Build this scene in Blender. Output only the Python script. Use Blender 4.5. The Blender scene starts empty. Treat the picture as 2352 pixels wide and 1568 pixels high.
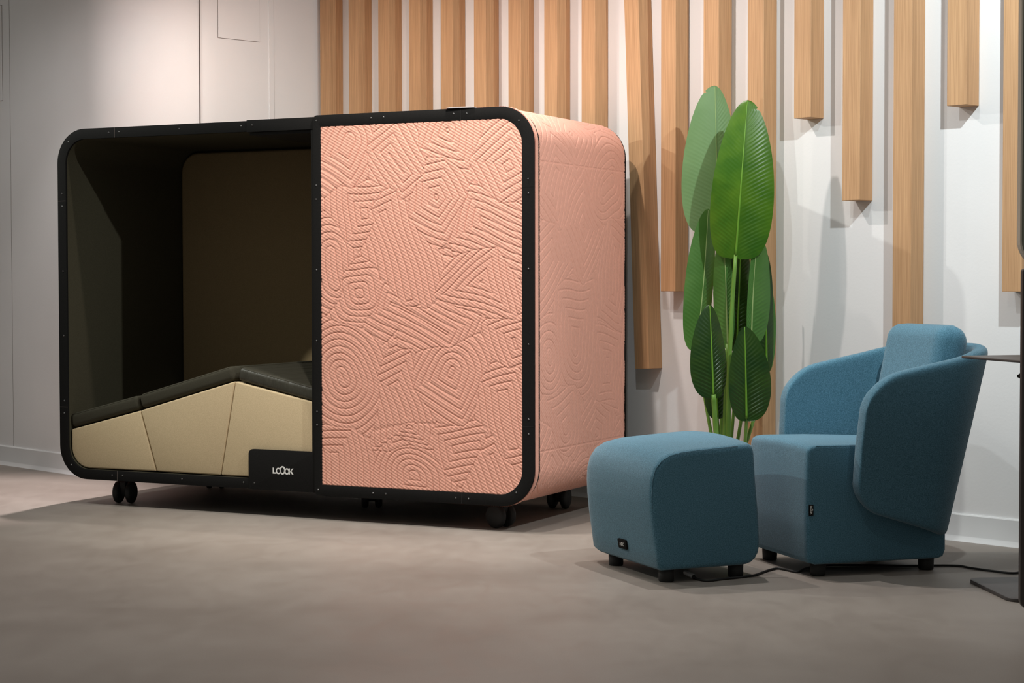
import bpy, bmesh, math
import numpy as np
from mathutils import Vector, Matrix, Euler

scene = bpy.context.scene
COL = scene.collection
PI = math.pi

# ------------------------------------------------------------------ camera
FPX, PITCH, ROLL = 4242.5, 0.0326, -0.0015
cam_data = bpy.data.cameras.new('camera')
cam = bpy.data.objects.new('camera', cam_data)
COL.objects.link(cam)
cam_data.sensor_fit = 'HORIZONTAL'
cam_data.sensor_width = 36.0
cam_data.lens = 36.0 * FPX / 2352.0
cam_data.clip_start = 0.05
cam_data.clip_end = 100
cam.matrix_world = Matrix.Translation((0, 0, 1.0)) @ Euler((PI / 2 - PITCH, 0, 0)).to_matrix().to_4x4() @ Matrix.Rotation(ROLL, 4, 'Z')
scene.camera = cam

# ------------------------------------------------------------------ world, lights, exposure
world = bpy.data.worlds.new('world')
scene.world = world
world.use_nodes = True
wb = world.node_tree.nodes['Background']
wb.inputs[0].default_value = (1.0, 0.97, 0.89, 1)
wb.inputs[1].default_value = 0.20
scene.view_settings.view_transform = 'Standard'
scene.view_settings.look = 'None'
scene.view_settings.exposure = 0.0
scene.view_settings.gamma = 1.0
scene.view_settings.use_curve_mapping = False

WA = -0.8114
WD = Vector((math.cos(WA), math.sin(WA), 0))       # along the slat wall, towards the right
WN = Vector((math.sin(WA), -math.cos(WA), 0))      # out of the slat wall, into the room
W0 = Vector((-0.9529, 9.9031, 0))
def wp(s, n, z=0.0):
    return W0 + WD * s + WN * n + Vector((0, 0, z))

def spot(name, loc, target, power, color, angle=150, blend=0.6, size=0.02):
    d = bpy.data.lights.new(name, 'SPOT')
    d.energy = power; d.color = color; d.spot_size = math.radians(angle); d.spot_blend = blend
    d.shadow_soft_size = size
    o = bpy.data.objects.new(name, d); COL.objects.link(o)
    o.location = loc
    o.rotation_euler = (Vector(target) - Vector(loc)).to_track_quat('-Z', 'Y').to_euler()
    return o
# ceiling track lamps and added fill lamps, all just above the picture; the tracks: one row 1.2 m off the slat wall, one row 3.3 m off it
def lamp(s, n, z, target, power, color, angle=150, blend=0.6, size=0.02):
    spot('track_and_fill_lamp', wp(s, n, z), target, power, color, angle, blend, size)
COOL = (0.965, 0.975, 1.0); WARM = (1.0, 0.90, 0.835); MID = (1.0, 0.965, 0.94)
lamp(5.00, 1.22, 2.72, (1.05, 7.45, 1.5), 155, (0.88, 0.98, 1.0), 82, 0.35)
lamp(5.00, 1.22, 2.72, (-0.9, 7.6, 1.0), 50, (1.0, 0.80, 0.72), 60, 0.8)
lamp(2.94, 2.22, 3.30, (-0.40, 7.55, 0.80), 215, (1.0, 0.92, 0.84), 54, 0.8, 0.03)  # added lamp off both tracks, brightens the pink panel from above
lamp(5.10, 3.20, 3.20, (1.0, 6.5, 0.3), 22, (1.0, 0.98, 0.92), 60, 0.8, 0.03)
lamp(3.20, 3.90, 3.00, (-0.6, 5.6, 0.0), 14, (1.0, 0.93, 0.90), 120, 0.9, 0.15)  # added soft fill from the front, no track lamp
lamp(3.90, 2.00, 2.80, wp(3.9, 0.0, 1.2), 42, (0.92, 0.98, 1.0), 130, 0.9)  # added fill between the tracks, lifts the right wall
lamp(3.35, 1.05, 2.70, wp(3.7, 1.9, 0.0), 105, MID, 84, 0.7)
lamp(2.45, 1.30, 2.70, wp(2.3, 0.6, 0.6), 72, WARM, 160, 0.8)
lamp(2.45, 1.30, 2.70, wp(2.8, 2.5, 0.0), 46, WARM, 84, 0.8)
lamp(1.05, 1.30, 2.70, wp(0.9, 0.8, 0.6), 52, (1.0, 0.90, 0.80), 160, 0.8)
lamp(0.37, 1.67, 2.70, wp(0.2, 1.5, 0.0), 18, MID, 160, 0.8)
lamp(0.22, 1.55, 2.70, wp(-0.15, 2.1, 0.0), 430, (1.0, 0.87, 0.85), 50, 0.8)
lamp(-0.50, 1.90, 2.70, wp(-0.6, 1.6, 0.0), 30, MID, 70, 1.0)  # added fill lamp to brighten the left wall and its floor
lamp(-0.70, 2.30, 2.70, wp(-0.7, 2.0, 0.0), 14, MID, 150, 0.8)  # added weak, wide fill over the floor at the left
lamp(-0.06, 3.30, 2.95, (-0.75, 7.65, 0.85), 235, (0.98, 1.0, 0.93), 66, 0.8)

# ------------------------------------------------------------------ materials
def new_mat(name, base, rough=0.8, spec=0.3):
    m = bpy.data.materials.new(name); m.use_nodes = True
    b = m.node_tree.nodes['Principled BSDF']
    b.inputs['Base Color'].default_value = (*base, 1)
    b.inputs['Roughness'].default_value = rough
    b.inputs['Specular IOR Level'].default_value = spec
    return m, m.node_tree.nodes, m.node_tree.links, b

def noise_mat(name, c1, c2, scale=(1, 1, 1), nscale=5, detail=3, rough=0.85, spec=0.25, bump=0.0, bscale=200, bdist=0.001, sheen=0.0, lo=0.3, hi=0.7):
    m, N, L, b = new_mat(name, c1, rough, spec)
    tc = N.new('ShaderNodeTexCoord'); mp = N.new('ShaderNodeMapping')
    mp.inputs['Scale'].default_value = scale
    L.new(tc.outputs['Object'], mp.inputs['Vector'])
    n = N.new('ShaderNodeTexNoise'); n.inputs['Scale'].default_value = nscale; n.inputs['Detail'].default_value = detail
    L.new(mp.outputs[0], n.inputs['Vector'])
    r = N.new('ShaderNodeValToRGB')
    r.color_ramp.elements[0].position = lo; r.color_ramp.elements[1].position = hi
    r.color_ramp.elements[0].color = (*c1, 1); r.color_ramp.elements[1].color = (*c2, 1)
    L.new(n.outputs['Fac'], r.inputs[0]); L.new(r.outputs[0], b.inputs['Base Color'])
    if bump:
        n2 = N.new('ShaderNodeTexNoise'); n2.inputs['Scale'].default_value = bscale; n2.inputs['Detail'].default_value = 2
        L.new(tc.outputs['Object'], n2.inputs['Vector'])
        bp = N.new('ShaderNodeBump'); bp.inputs['Strength'].default_value = bump; bp.inputs['Distance'].default_value = bdist
        L.new(n2.outputs['Fac'], bp.inputs['Height']); L.new(bp.outputs[0], b.inputs['Normal'])
    if sheen:
        b.inputs['Sheen Weight'].default_value = sheen
        b.inputs['Sheen Roughness'].default_value = 0.5
    return m

M_WALL = noise_mat('wall_paint', (0.78, 0.78, 0.785), (0.82, 0.82, 0.825), nscale=2, bump=0.15, bscale=90, bdist=0.002, rough=0.7)
M_BASE = noise_mat('baseboard_paint', (0.72, 0.73, 0.74), (0.76, 0.77, 0.78), nscale=3, rough=0.5)
M_GAP = new_mat('dark_gap', (0.13, 0.11, 0.10), 0.9, 0.1)[0]
M_BLACK = noise_mat('black_powder_coat', (0.010, 0.010, 0.010), (0.014, 0.0135, 0.013), nscale=400, rough=0.85, spec=0.05, bump=0.2, bscale=900, bdist=0.0004)
M_RUBBER = new_mat('black_rubber', (0.013, 0.013, 0.013), 0.6, 0.4)[0]
M_SCREW = new_mat('screw_steel', (0.12, 0.12, 0.12), 0.3, 0.6)[0]
M_SCREW.node_tree.nodes['Principled BSDF'].inputs['Metallic'].default_value = 0.8
M_PINK = noise_mat('pink_quilted_fabric', (0.73, 0.365, 0.275), (0.79, 0.40, 0.305), nscale=60, bump=0.5, bscale=900, bdist=0.0008, rough=0.9, spec=0.15, sheen=0.15)
M_OLIVE = noise_mat('dark_olive_fabric', (0.058, 0.053, 0.034), (0.072, 0.066, 0.043), nscale=300, bump=0.4, bscale=700, rough=0.95, spec=0.1)
M_SEAT = noise_mat('charcoal_olive_fabric', (0.038, 0.036, 0.024), (0.052, 0.048, 0.033), nscale=300, bump=0.4, bscale=700, rough=0.85, spec=0.2)
M_TAN = noise_mat('tan_wool_fabric', (0.27, 0.20, 0.105), (0.33, 0.245, 0.135), nscale=300, bump=0.4, bscale=700, rough=0.95, spec=0.1)
M_BEIGE = noise_mat('beige_wool_fabric', (0.50, 0.395, 0.245), (0.60, 0.48, 0.305), nscale=350, bump=0.4, bscale=700, rough=0.95, spec=0.1)
M_TEAL = noise_mat('teal_blue_wool', (0.042, 0.120, 0.168), (0.094, 0.215, 0.295), nscale=330, detail=4, bump=0.5, bscale=800, rough=0.95, spec=0.1, sheen=0.25, lo=0.35, hi=0.65)
M_WHITE = new_mat('white_print', (0.72, 0.72, 0.70), 0.6, 0.3)[0]
M_PAPER = new_mat('white_paper', (0.55, 0.52, 0.52), 0.6, 0.3)[0]
M_STEEL = new_mat('brushed_steel', (0.55, 0.55, 0.55), 0.35, 0.5)[0]
M_TABLE = noise_mat('dark_bronze_metal', (0.045, 0.038, 0.036), (0.055, 0.047, 0.045), nscale=50, rough=0.45, spec=0.4)
M_GREY = noise_mat('grey_green_felt', (0.22, 0.23, 0.19), (0.25, 0.26, 0.215), nscale=200, rough=0.95, bump=0.3, bscale=500)
M_RIM = new_mat('pale_edge_trim', (0.62, 0.56, 0.47), 0.5, 0.4)[0]
M_SOIL = noise_mat('dark_soil', (0.02, 0.014, 0.01), (0.05, 0.035, 0.025), nscale=60, bump=1, bscale=80, bdist=0.01)
M_STEM = noise_mat('plant_stem_green', (0.12, 0.26, 0.035), (0.20, 0.38, 0.07), (1, 1, 0.1), nscale=60, rough=0.45, spec=0.4)
M_POT = new_mat('charcoal_planter', (0.03, 0.03, 0.03), 0.6, 0.3)[0]

def wood_mat():
    m, N, L, b = new_mat('oak_slat', (0.5, 0.3, 0.16), 0.6, 0.3)
    tc = N.new('ShaderNodeTexCoord'); oi = N.new('ShaderNodeObjectInfo')
    ad = N.new('ShaderNodeVectorMath'); ad.operation = 'ADD'
    cx = N.new('ShaderNodeCombineXYZ')
    mu = N.new('ShaderNodeMath'); mu.operation = 'MULTIPLY'; mu.inputs[1].default_value = 37.0
    L.new(oi.outputs['Random'], mu.inputs[0]); L.new(mu.outputs[0], cx.inputs[0]); L.new(mu.outputs[0], cx.inputs[1])
    L.new(tc.outputs['Object'], ad.inputs[0]); L.new(cx.outputs[0], ad.inputs[1])
    mp = N.new('ShaderNodeMapping'); mp.inputs['Scale'].default_value = (1, 1, 0.012)
    L.new(ad.outputs[0], mp.inputs['Vector'])
    n1 = N.new('ShaderNodeTexNoise'); n1.inputs['Scale'].default_value = 380; n1.inputs['Detail'].default_value = 4
    n2 = N.new('ShaderNodeTexNoise'); n2.inputs['Scale'].default_value = 45; n2.inputs['Detail'].default_value = 3
    L.new(mp.outputs[0], n1.inputs['Vector']); L.new(mp.outputs[0], n2.inputs['Vector'])
    r1 = N.new('ShaderNodeValToRGB')
    r1.color_ramp.elements[0].position = 0.3; r1.color_ramp.elements[1].position = 0.7
    r1.color_ramp.elements[0].color = (0.44, 0.25, 0.125, 1); r1.color_ramp.elements[1].color = (0.62, 0.375, 0.20, 1)
    L.new(n1.outputs['Fac'], r1.inputs[0])
    mx = N.new('ShaderNodeMixRGB'); mx.blend_type = 'MULTIPLY'; mx.inputs[0].default_value = 0.3
    r2 = N.new('ShaderNodeValToRGB')
    r2.color_ramp.elements[0].position = 0.35; r2.color_ramp.elements[1].position = 0.65
    r2.color_ramp.elements[0].color = (0.80, 0.74, 0.70, 1); r2.color_ramp.elements[1].color = (1.05, 1.03, 1.0, 1)
    L.new(n2.outputs['Fac'], r2.inputs[0]); L.new(r1.outputs[0], mx.inputs[1]); L.new(r2.outputs[0], mx.inputs[2])
    L.new(mx.outputs[0], b.inputs['Base Color'])
    bp = N.new('ShaderNodeBump'); bp.inputs['Strength'].default_value = 0.25; bp.inputs['Distance'].default_value = 0.0006
    L.new(n1.outputs['Fac'], bp.inputs['Height']); L.new(bp.outputs[0], b.inputs['Normal'])
    return m
M_WOOD = wood_mat()

def floor_mat():
    m, N, L, b = new_mat('microcement_floor', (0.3, 0.26, 0.23), 0.5, 0.35)
    tc = N.new('ShaderNodeTexCoord')
    def nz(scale, det, dist=0.0, sc=(1, 1, 1)):
        mp = N.new('ShaderNodeMapping'); mp.inputs['Scale'].default_value = sc
        L.new(tc.outputs['Object'], mp.inputs['Vector'])
        n = N.new('ShaderNodeTexNoise'); n.inputs['Scale'].default_value = scale; n.inputs['Detail'].default_value = det
        n.inputs['Distortion'].default_value = dist
        L.new(mp.outputs[0], n.inputs['Vector']); return n
    a = nz(1.6, 5, 0.6); c = nz(9, 4, 1.0, (1, 0.5, 1)); d = nz(420, 2)
    r = N.new('ShaderNodeValToRGB')
    r.color_ramp.elements[0].position = 0.32; r.color_ramp.elements[1].position = 0.68
    r.color_ramp.elements[0].color = (0.220, 0.189, 0.165, 1); r.color_ramp.elements[1].color = (0.276, 0.243, 0.216, 1)
    L.new(a.outputs['Fac'], r.inputs[0])
    r2 = N.new('ShaderNodeValToRGB')
    r2.color_ramp.elements[0].position = 0.3; r2.color_ramp.elements[1].position = 0.75
    r2.color_ramp.elements[0].color = (0.95, 0.945, 0.94, 1); r2.color_ramp.elements[1].color = (1.04, 1.06, 1.06, 1)
    L.new(c.outputs['Fac'], r2.inputs[0])
    mx = N.new('ShaderNodeMixRGB'); mx.blend_type = 'MULTIPLY'; mx.inputs[0].default_value = 1
    L.new(r.outputs[0], mx.inputs[1]); L.new(r2.outputs[0], mx.inputs[2])
    r3 = N.new('ShaderNodeValToRGB')
    r3.color_ramp.elements[0].position = 0.3; r3.color_ramp.elements[1].position = 0.7
    r3.color_ramp.elements[0].color = (0.93, 0.93, 0.93, 1); r3.color_ramp.elements[1].color = (1.07, 1.07, 1.07, 1)
    L.new(d.outputs['Fac'], r3.inputs[0])
    mx2 = N.new('ShaderNodeMixRGB'); mx2.blend_type = 'MULTIPLY'; mx2.inputs[0].default_value = 1
    L.new(mx.outputs[0], mx2.inputs[1]); L.new(r3.outputs[0], mx2.inputs[2])
    # small pale scuffs
    e = nz(7, 6, 2.0, (1.6, 0.5, 1))
    r4 = N.new('ShaderNodeValToRGB')
    r4.color_ramp.elements[0].position = 0.74; r4.color_ramp.elements[1].position = 0.82
    r4.color_ramp.elements[0].color = (0, 0, 0, 1); r4.color_ramp.elements[1].color = (0.4, 0.4, 0.4, 1)
    L.new(e.outputs['Fac'], r4.inputs[0])
    mx3 = N.new('ShaderNodeMixRGB'); mx3.inputs[2].default_value = (0.5, 0.45, 0.4, 1)
    L.new(r4.outputs[0], mx3.inputs[0]); L.new(mx2.outputs[0], mx3.inputs[1])
    L.new(mx3.outputs[0], b.inputs['Base Color'])
    rr = N.new('ShaderNodeMapRange'); rr.inputs[3].default_value = 0.42; rr.inputs[4].default_value = 0.62
    L.new(c.outputs['Fac'], rr.inputs[0]); L.new(rr.outputs[0], b.inputs['Roughness'])
    return m
M_FLOOR = floor_mat()
def satin_mat():
    m, N, L, b = new_mat('gathered_satin_cover', (0.040, 0.038, 0.027), 0.5, 0.4)
    tc = N.new('ShaderNodeTexCoord'); mp = N.new('ShaderNodeMapping'); mp.inputs['Scale'].default_value = (34, 3, 7)
    mp.inputs['Rotation'].default_value = (0, 0.5, 0)
    L.new(tc.outputs['Object'], mp.inputs['Vector'])
    n = N.new('ShaderNodeTexNoise'); n.inputs['Scale'].default_value = 1.0; n.inputs['Detail'].default_value = 3
    L.new(mp.outputs[0], n.inputs['Vector'])
    bp = N.new('ShaderNodeBump'); bp.inputs['Strength'].default_value = 0.8; bp.inputs['Distance'].default_value = 0.012
    L.new(n.outputs['Fac'], bp.inputs['Height']); L.new(bp.outputs[0], b.inputs['Normal'])
    return m
M_SATIN = satin_mat()

def leaf_mat(name, front, front2, back, trans=0.25, rough=0.32):
    m, N, L, b = new_mat(name, front, rough, 0.5)
    tc = N.new('ShaderNodeTexCoord')
    n = N.new('ShaderNodeTexNoise'); n.inputs['Scale'].default_value = 9; n.inputs['Detail'].default_value = 3
    L.new(tc.outputs['Object'], n.inputs['Vector'])
    r = N.new('ShaderNodeValToRGB'); r.color_ramp.elements[0].position = 0.35; r.color_ramp.elements[1].position = 0.65
    r.color_ramp.elements[0].color = (*front, 1); r.color_ramp.elements[1].color = (*front2, 1)
    L.new(n.outputs['Fac'], r.inputs[0])
    g = N.new('ShaderNodeNewGeometry')
    mx = N.new('ShaderNodeMixRGB'); mx.inputs[2].default_value = (*back, 1)
    L.new(g.outputs['Backfacing'], mx.inputs[0]); L.new(r.outputs[0], mx.inputs[1])
    L.new(mx.outputs[0], b.inputs['Base Color'])
    mr = N.new('ShaderNodeMapRange'); mr.inputs[3].default_value = rough; mr.inputs[4].default_value = 0.65
    L.new(g.outputs['Backfacing'], mr.inputs[0]); L.new(mr.outputs[0], b.inputs['Roughness'])
    t = N.new('ShaderNodeBsdfTranslucent'); t.inputs[0].default_value = (front2[0] * 1.6, front2[1] * 1.6, front2[2], 1)
    ms = N.new('ShaderNodeMixShader'); ms.inputs[0].default_value = trans
    out = N['Material Output']
    L.new(b.outputs[0], ms.inputs[1]); L.new(t.outputs[0], ms.inputs[2]); L.new(ms.outputs[0], out.inputs['Surface'])
    return m
M_LEAF_A = leaf_mat('leaf_bright_green', (0.035, 0.13, 0.008), (0.085, 0.20, 0.012), (0.14, 0.27, 0.11), 0.2, 0.3)
M_LEAF_B = leaf_mat('leaf_dark_green', (0.010, 0.042, 0.009), (0.028, 0.070, 0.008), (0.09, 0.19, 0.08), 0.15, 0.3)
M_LEAF_C = leaf_mat('leaf_pale_green', (0.14, 0.27, 0.105), (0.165, 0.30, 0.125), (0.14, 0.27, 0.11), 0.15, 0.55)
M_LEAF_D = leaf_mat('leaf_mid_green', (0.055, 0.17, 0.030), (0.085, 0.215, 0.045), (0.12, 0.25, 0.08), 0.2, 0.4)
M_RIBM = new_mat('leaf_midrib', (0.30, 0.42, 0.16), 0.5, 0.4)[0]
M_RIBG = new_mat('leaf_midrib_green', (0.14, 0.32, 0.03), 0.45, 0.4)[0]

# ------------------------------------------------------------------ helpers
def tag(o, label=None, cat=None, group=None, kind=None):
    if label: o['label'] = label
    if cat: o['category'] = cat
    if group: o['group'] = group
    if kind: o['kind'] = kind
    return o

def empty(name, loc, rz=0.0):
    o = bpy.data.objects.new(name, None); COL.objects.link(o)
    o.location = loc; o.rotation_euler = (0, 0, rz); o.empty_display_size = 0.1
    return o

def link(name, me, mat, parent=None, smooth=False):
    o = bpy.data.objects.new(name, me); COL.objects.link(o)
    if mat is not None:
        me.materials.clear()
        for m in (mat if isinstance(mat, (list, tuple)) else [mat]): me.materials.append(m)
    if parent: o.parent = parent
    if smooth: me.polygons.foreach_set('use_smooth', [True] * len(me.polygons))
    return o

def mesh(name, verts, faces, mat, parent=None, smooth=False, fix=True):
    me = bpy.data.meshes.new(name)
    me.from_pydata([tuple(v) for v in verts], [], faces)
    if fix:
        bm = bmesh.new(); bm.from_mesh(me); bmesh.ops.recalc_face_normals(bm, faces=bm.faces); bm.to_mesh(me); bm.free()
    me.update()
    return link(name, me, mat, parent, smooth)

def bevel(o, w, seg=3, ang=35):
    m = o.modifiers.new('bevel', 'BEVEL'); m.width = w; m.segments = seg; m.limit_method = 'ANGLE'; m.angle_limit = math.radians(ang)
    m.harden_normals = False
    o.data.polygons.foreach_set('use_smooth', [True] * len(o.data.polygons))
    return o

def wnorm(o):
    m = o.modifiers.new('wn', 'WEIGHTED_NORMAL'); m.keep_sharp = False
    return o

def boxv(x0, x1, y0, y1, z0, z1):
    v = [(x0, y0, z0), (x1, y0, z0), (x1, y1, z0), (x0, y1, z0), (x0, y0, z1), (x1, y0, z1), (x1, y1, z1), (x0, y1, z1)]
    f = [(0, 3, 2, 1), (4, 5, 6, 7), (0, 1, 5, 4), (1, 2, 6, 5), (2, 3, 7, 6), (3, 0, 4, 7)]
    return v, f

def box(name, x0, x1, y0, y1, z0, z1, mat, parent=None, bv=0.0):
    v, f = boxv(x0, x1, y0, y1, z0, z1)
    o = mesh(name, v, f, mat, parent)
    if bv: bevel(o, bv)
    return o

def prism(name, pts, axis, a0, a1, mat, parent=None, bv=0.0, seg=3, smooth=False):
    """extrude the 2D outline pts along 'x','y' or 'z' from a0 to a1"""
    def P(p, a):
        if axis == 'y': return (p[0], a, p[1])
        if axis == 'x': return (a, p[0], p[1])
        return (p[0], p[1], a)
    n = len(pts)
    v = [P(p, a0) for p in pts] + [P(p, a1) for p in pts]
    f = [tuple(range(n)), tuple(range(n, 2 * n))] + [(i, (i + 1) % n, n + (i + 1) % n, n + i) for i in range(n)]
    o = mesh(name, v, f, mat, parent, smooth)
    if bv: bevel(o, bv, seg)
    return o

def rrect(x0, x1, z0, z1, r, n=12):
    """rounded rectangle outline; r = radii at (x1,z1), (x0,z1), (x0,z0), (x1,z0), counter-clockwise"""
    if not isinstance(r, (tuple, list)): r = (r,) * 4
    c = [(x1 - r[0], z1 - r[0], 0), (x0 + r[1], z1 - r[1], 90), (x0 + r[2], z0 + r[2], 180), (x1 - r[3], z0 + r[3], 270)]
    out = []
    for (cx, cz, a0), rr in zip(c, r):
        for i in range(n + 1):
            a = math.radians(a0 + 90 * i / n)
            out.append((cx + rr * math.cos(a), cz + rr * math.sin(a)))
    return out

def ring(name, outer, inner, y0, y1, mat, parent=None, bv=0.0):
    n = len(outer)
    v = [(p[0], y0, p[1]) for p in outer] + [(p[0], y0, p[1]) for p in inner] + [(p[0], y1, p[1]) for p in outer] + [(p[0], y1, p[1]) for p in inner]
    f = []
    for i in range(n):
        j = (i + 1) % n
        f += [(i, j, n + j, n + i), (2 * n + j, 2 * n + i, 3 * n + i, 3 * n + j), (j, i, 2 * n + i, 2 * n + j), (n + i, n + j, 3 * n + j, 3 * n + i)]
    o = mesh(name, v, f, mat, parent)
    if bv: bevel(o, bv, 2)
    return o

def tube(name, pts, rad, mat, parent=None, seg=10, cap=True, squash=1.0):
    pts = [Vector(p) for p in pts]
    if not isinstance(rad, (list, tuple)): rad = [rad] * len(pts)
    v, f = [], []
    up = Vector((0, 0, 1))
    for i, p in enumerate(pts):
        t = (pts[min(i + 1, len(pts) - 1)] - pts[max(i - 1, 0)]).normalized()
        a = t.cross(up)
        if a.length < 1e-3: a = t.cross(Vector((0, 1, 0)))
        a.normalize(); b = a.cross(t).normalized()
        for k in range(seg):
            an = 2 * PI * k / seg
            v.append(p + a * math.cos(an) * rad[i] + b * math.sin(an) * rad[i] * squash)
    for i in range(len(pts) - 1):
        for k in range(seg):
            k2 = (k + 1) % seg
            f.append((i * seg + k, i * seg + k2, (i + 1) * seg + k2, (i + 1) * seg + k))
    if cap:
        f.append(tuple(range(seg))); f.append(tuple(range((len(pts) - 1) * seg, len(pts) * seg)))
    return mesh(name, v, f, mat, parent, True)

def lathe(name, prof, mat, parent=None, seg=32, axis='z', loc=(0, 0, 0), smooth=True):
    v, f = [], []
    n = len(prof)
    for k in range(seg):
        a = 2 * PI * k / seg
        for r, h in prof:
            if axis == 'z': v.append((loc[0] + r * math.cos(a), loc[1] + r * math.sin(a), loc[2] + h))
            elif axis == 'x': v.append((loc[0] + h, loc[1] + r * math.cos(a), loc[2] + r * math.sin(a)))
            else: v.append((loc[0] + r * math.cos(a), loc[1] + h, loc[2] + r * math.sin(a)))
    for k in range(seg):
        k2 = (k + 1) % seg
        for i in range(n - 1):
            f.append((k * n + i, k2 * n + i, k2 * n + i + 1, k * n + i + 1))
    bm = bmesh.new(); vs = [bm.verts.new(p) for p in v]
    for q in f:
        try: bm.faces.new([vs[i] for i in q])
        except ValueError: pass
    bmesh.ops.remove_doubles(bm, verts=bm.verts, dist=1e-6)
    bmesh.ops.recalc_face_normals(bm, faces=bm.faces)
    me = bpy.data.meshes.new(name); bm.to_mesh(me); bm.free()
    return link(name, me, mat, parent, smooth)

def grid_mesh(name, V, nu, nv, mat, parent=None, flip=False):
    """V: (nu*nv,3) numpy array, index = i*nv + j"""
    me = bpy.data.meshes.new(name)
    i, j = np.meshgrid(np.arange(nu - 1), np.arange(nv - 1), indexing='ij')
    a = (i * nv + j).ravel(); b = ((i + 1) * nv + j).ravel(); c = ((i + 1) * nv + j + 1).ravel(); d = (i * nv + j + 1).ravel()
    q = np.stack([a, b, c, d] if not flip else [a, d, c, b], 1).astype(np.int32)
    nf = len(q)
    me.vertices.add(nu * nv); me.vertices.foreach_set('co', np.asarray(V, dtype=np.float32).ravel())
    me.loops.add(nf * 4); me.loops.foreach_set('vertex_index', q.ravel())
    me.polygons.add(nf); me.polygons.foreach_set('loop_start', np.arange(0, nf * 4, 4, dtype=np.int32))
    try: me.polygons.foreach_set('loop_total', np.full(nf, 4, dtype=np.int32))
    except Exception: pass
    me.polygons.foreach_set('use_smooth', np.ones(nf, dtype=bool))
    me.update(calc_edges=True); me.validate()
    return link(name, me, mat, parent)

# ------------------------------------------------------------------ the setting
def structure(o): o['kind'] = 'structure'; return o

v, f = boxv(-9, 7, -1.0, 14, -0.08, 0.0)
structure(mesh('floor', v, f, M_FLOOR))
# a faint sealed joint in the floor
structure(mesh('trim_floor_joint', *boxv(0.80, 0.93, 6.196, 6.199, 0.0, 0.0006), M_GAP)).location = (0, 0, 0)

WALL_H = 3.2
NL, RC, SC = 1.19, 0.47, -0.03
left_path = [(-4.5, NL), (-2.4, NL)]
for i in range(0, 25):
    a = math.radians(90 * i / 24)
    left_path.append((SC - RC + RC * math.sin(a), NL - RC + RC * math.cos(a)))
left_path += [(SC, 0.5), (SC, 0.0)]
def wall_strip(name, path, z0, z1, mat, off=0.0, thick=0.1, prof=None):
    """extrude a vertical profile along a plan path (s, n); profile = [(offset, z)]"""
    P = [Vector((s, n)) for s, n in path]
    nor = []
    for i in range(len(P)):
        t = (P[min(i + 1, len(P) - 1)] - P[max(i - 1, 0)]).normalized()
        nor.append(Vector((-t.y, t.x)))
    prof = prof or [(-thick, z0), (0, z0), (0, z1), (-thick, z1)]
    v, fc = [], []
    m = len(prof)
    for p, n in zip(P, nor):
        for o, z in prof:
            q = p + n * (o + off); v.append(wp(q.x, q.y, z))
    for i in range(len(P) - 1):
        for k in range(m):
            k2 = (k + 1) % m
            fc.append((i * m + k, i * m + k2, (i + 1) * m + k2, (i + 1) * m + k))
    fc.append(tuple(range(m))); fc.append(tuple(range((len(P) - 1) * m, len(P) * m)))
    o = mesh(name, v, fc, mat, None, True)
    return o
def sharp(o, ang=40):
    bm = bmesh.new(); bm.from_mesh(o.data)
    for e in bm.edges:
        if len(e.link_faces) == 2 and e.calc_face_angle(0) > math.radians(ang): e.smooth = False
    bm.to_mesh(o.data); bm.free(); return o
structure(sharp(wall_strip('wall_left', left_path, 0, WALL_H, M_WALL)))
structure(sharp(wall_strip('wall_right', [(-0.03, 0), (7.5, 0)], 0, WALL_H, M_WALL)))
bprof = [(0.0, 0.0), (0.022, 0.0), (0.020, 0.004), (0.011, 0.018), (0.010, 0.022), (0.010, 0.100), (0.007, 0.105), (0.0, 0.105)]
structure(sharp(wall_strip('baseboard_left', left_path, 0, 0, M_BASE, prof=bprof), 25))
structure(sharp(wall_strip('baseboard_right', [(0.0, 0), (7.5, 0)], 0, 0, M_BASE, prof=bprof), 25))

def wallbox(name, s0, s1, n0, n1, z0, z1, mat):
    v, f = boxv(0, 1, 0, 1, 0, 1)
    vv = [wp(s0 + (s1 - s0) * x, n0 + (n1 - n0) * y, z0 + (z1 - z0) * z) for x, y, z in v]
    return mesh(name, vv, f, mat)
# joints between the wall panels and the inspection hatches
for k, (s0, s1, n0, n1) in enumerate([(SC - .01, SC + .001, 0.8240, 0.8256), (SC - .01, SC + .001, 0.365, 0.3663), (-1.303, -1.3015, NL - .01, NL + .001)]):
    if k == 0:
        s0, s1 = SC - 0.006, SC + 0.0008
    structure(wallbox('trim_%d' % (k + 1), s0, s1, n0, n1, 0.106, WALL_H, M_GAP))
structure(wallbox('trim_4', SC, SC + 0.004, 0.368, 0.398, 0.106, WALL_H, M_WALL))
structure(wallbox('trim_5', SC - .005, SC + 0.0015, 0.4553, 0.7167, 2.2383, 2.752, M_GAP))
structure(wallbox('trim_6', SC, SC + 0.0035, 0.457, 0.715, 2.240, 2.75, M_WALL))
structure(wallbox('trim_7', -1.752, -1.3823, NL - .005, NL + 0.0015, 1.9853, 2.502, M_GAP))
structure(wallbox('trim_8', -1.75, -1.384, NL, NL + 0.0035, 1.987, 2.5, M_WALL))

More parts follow.
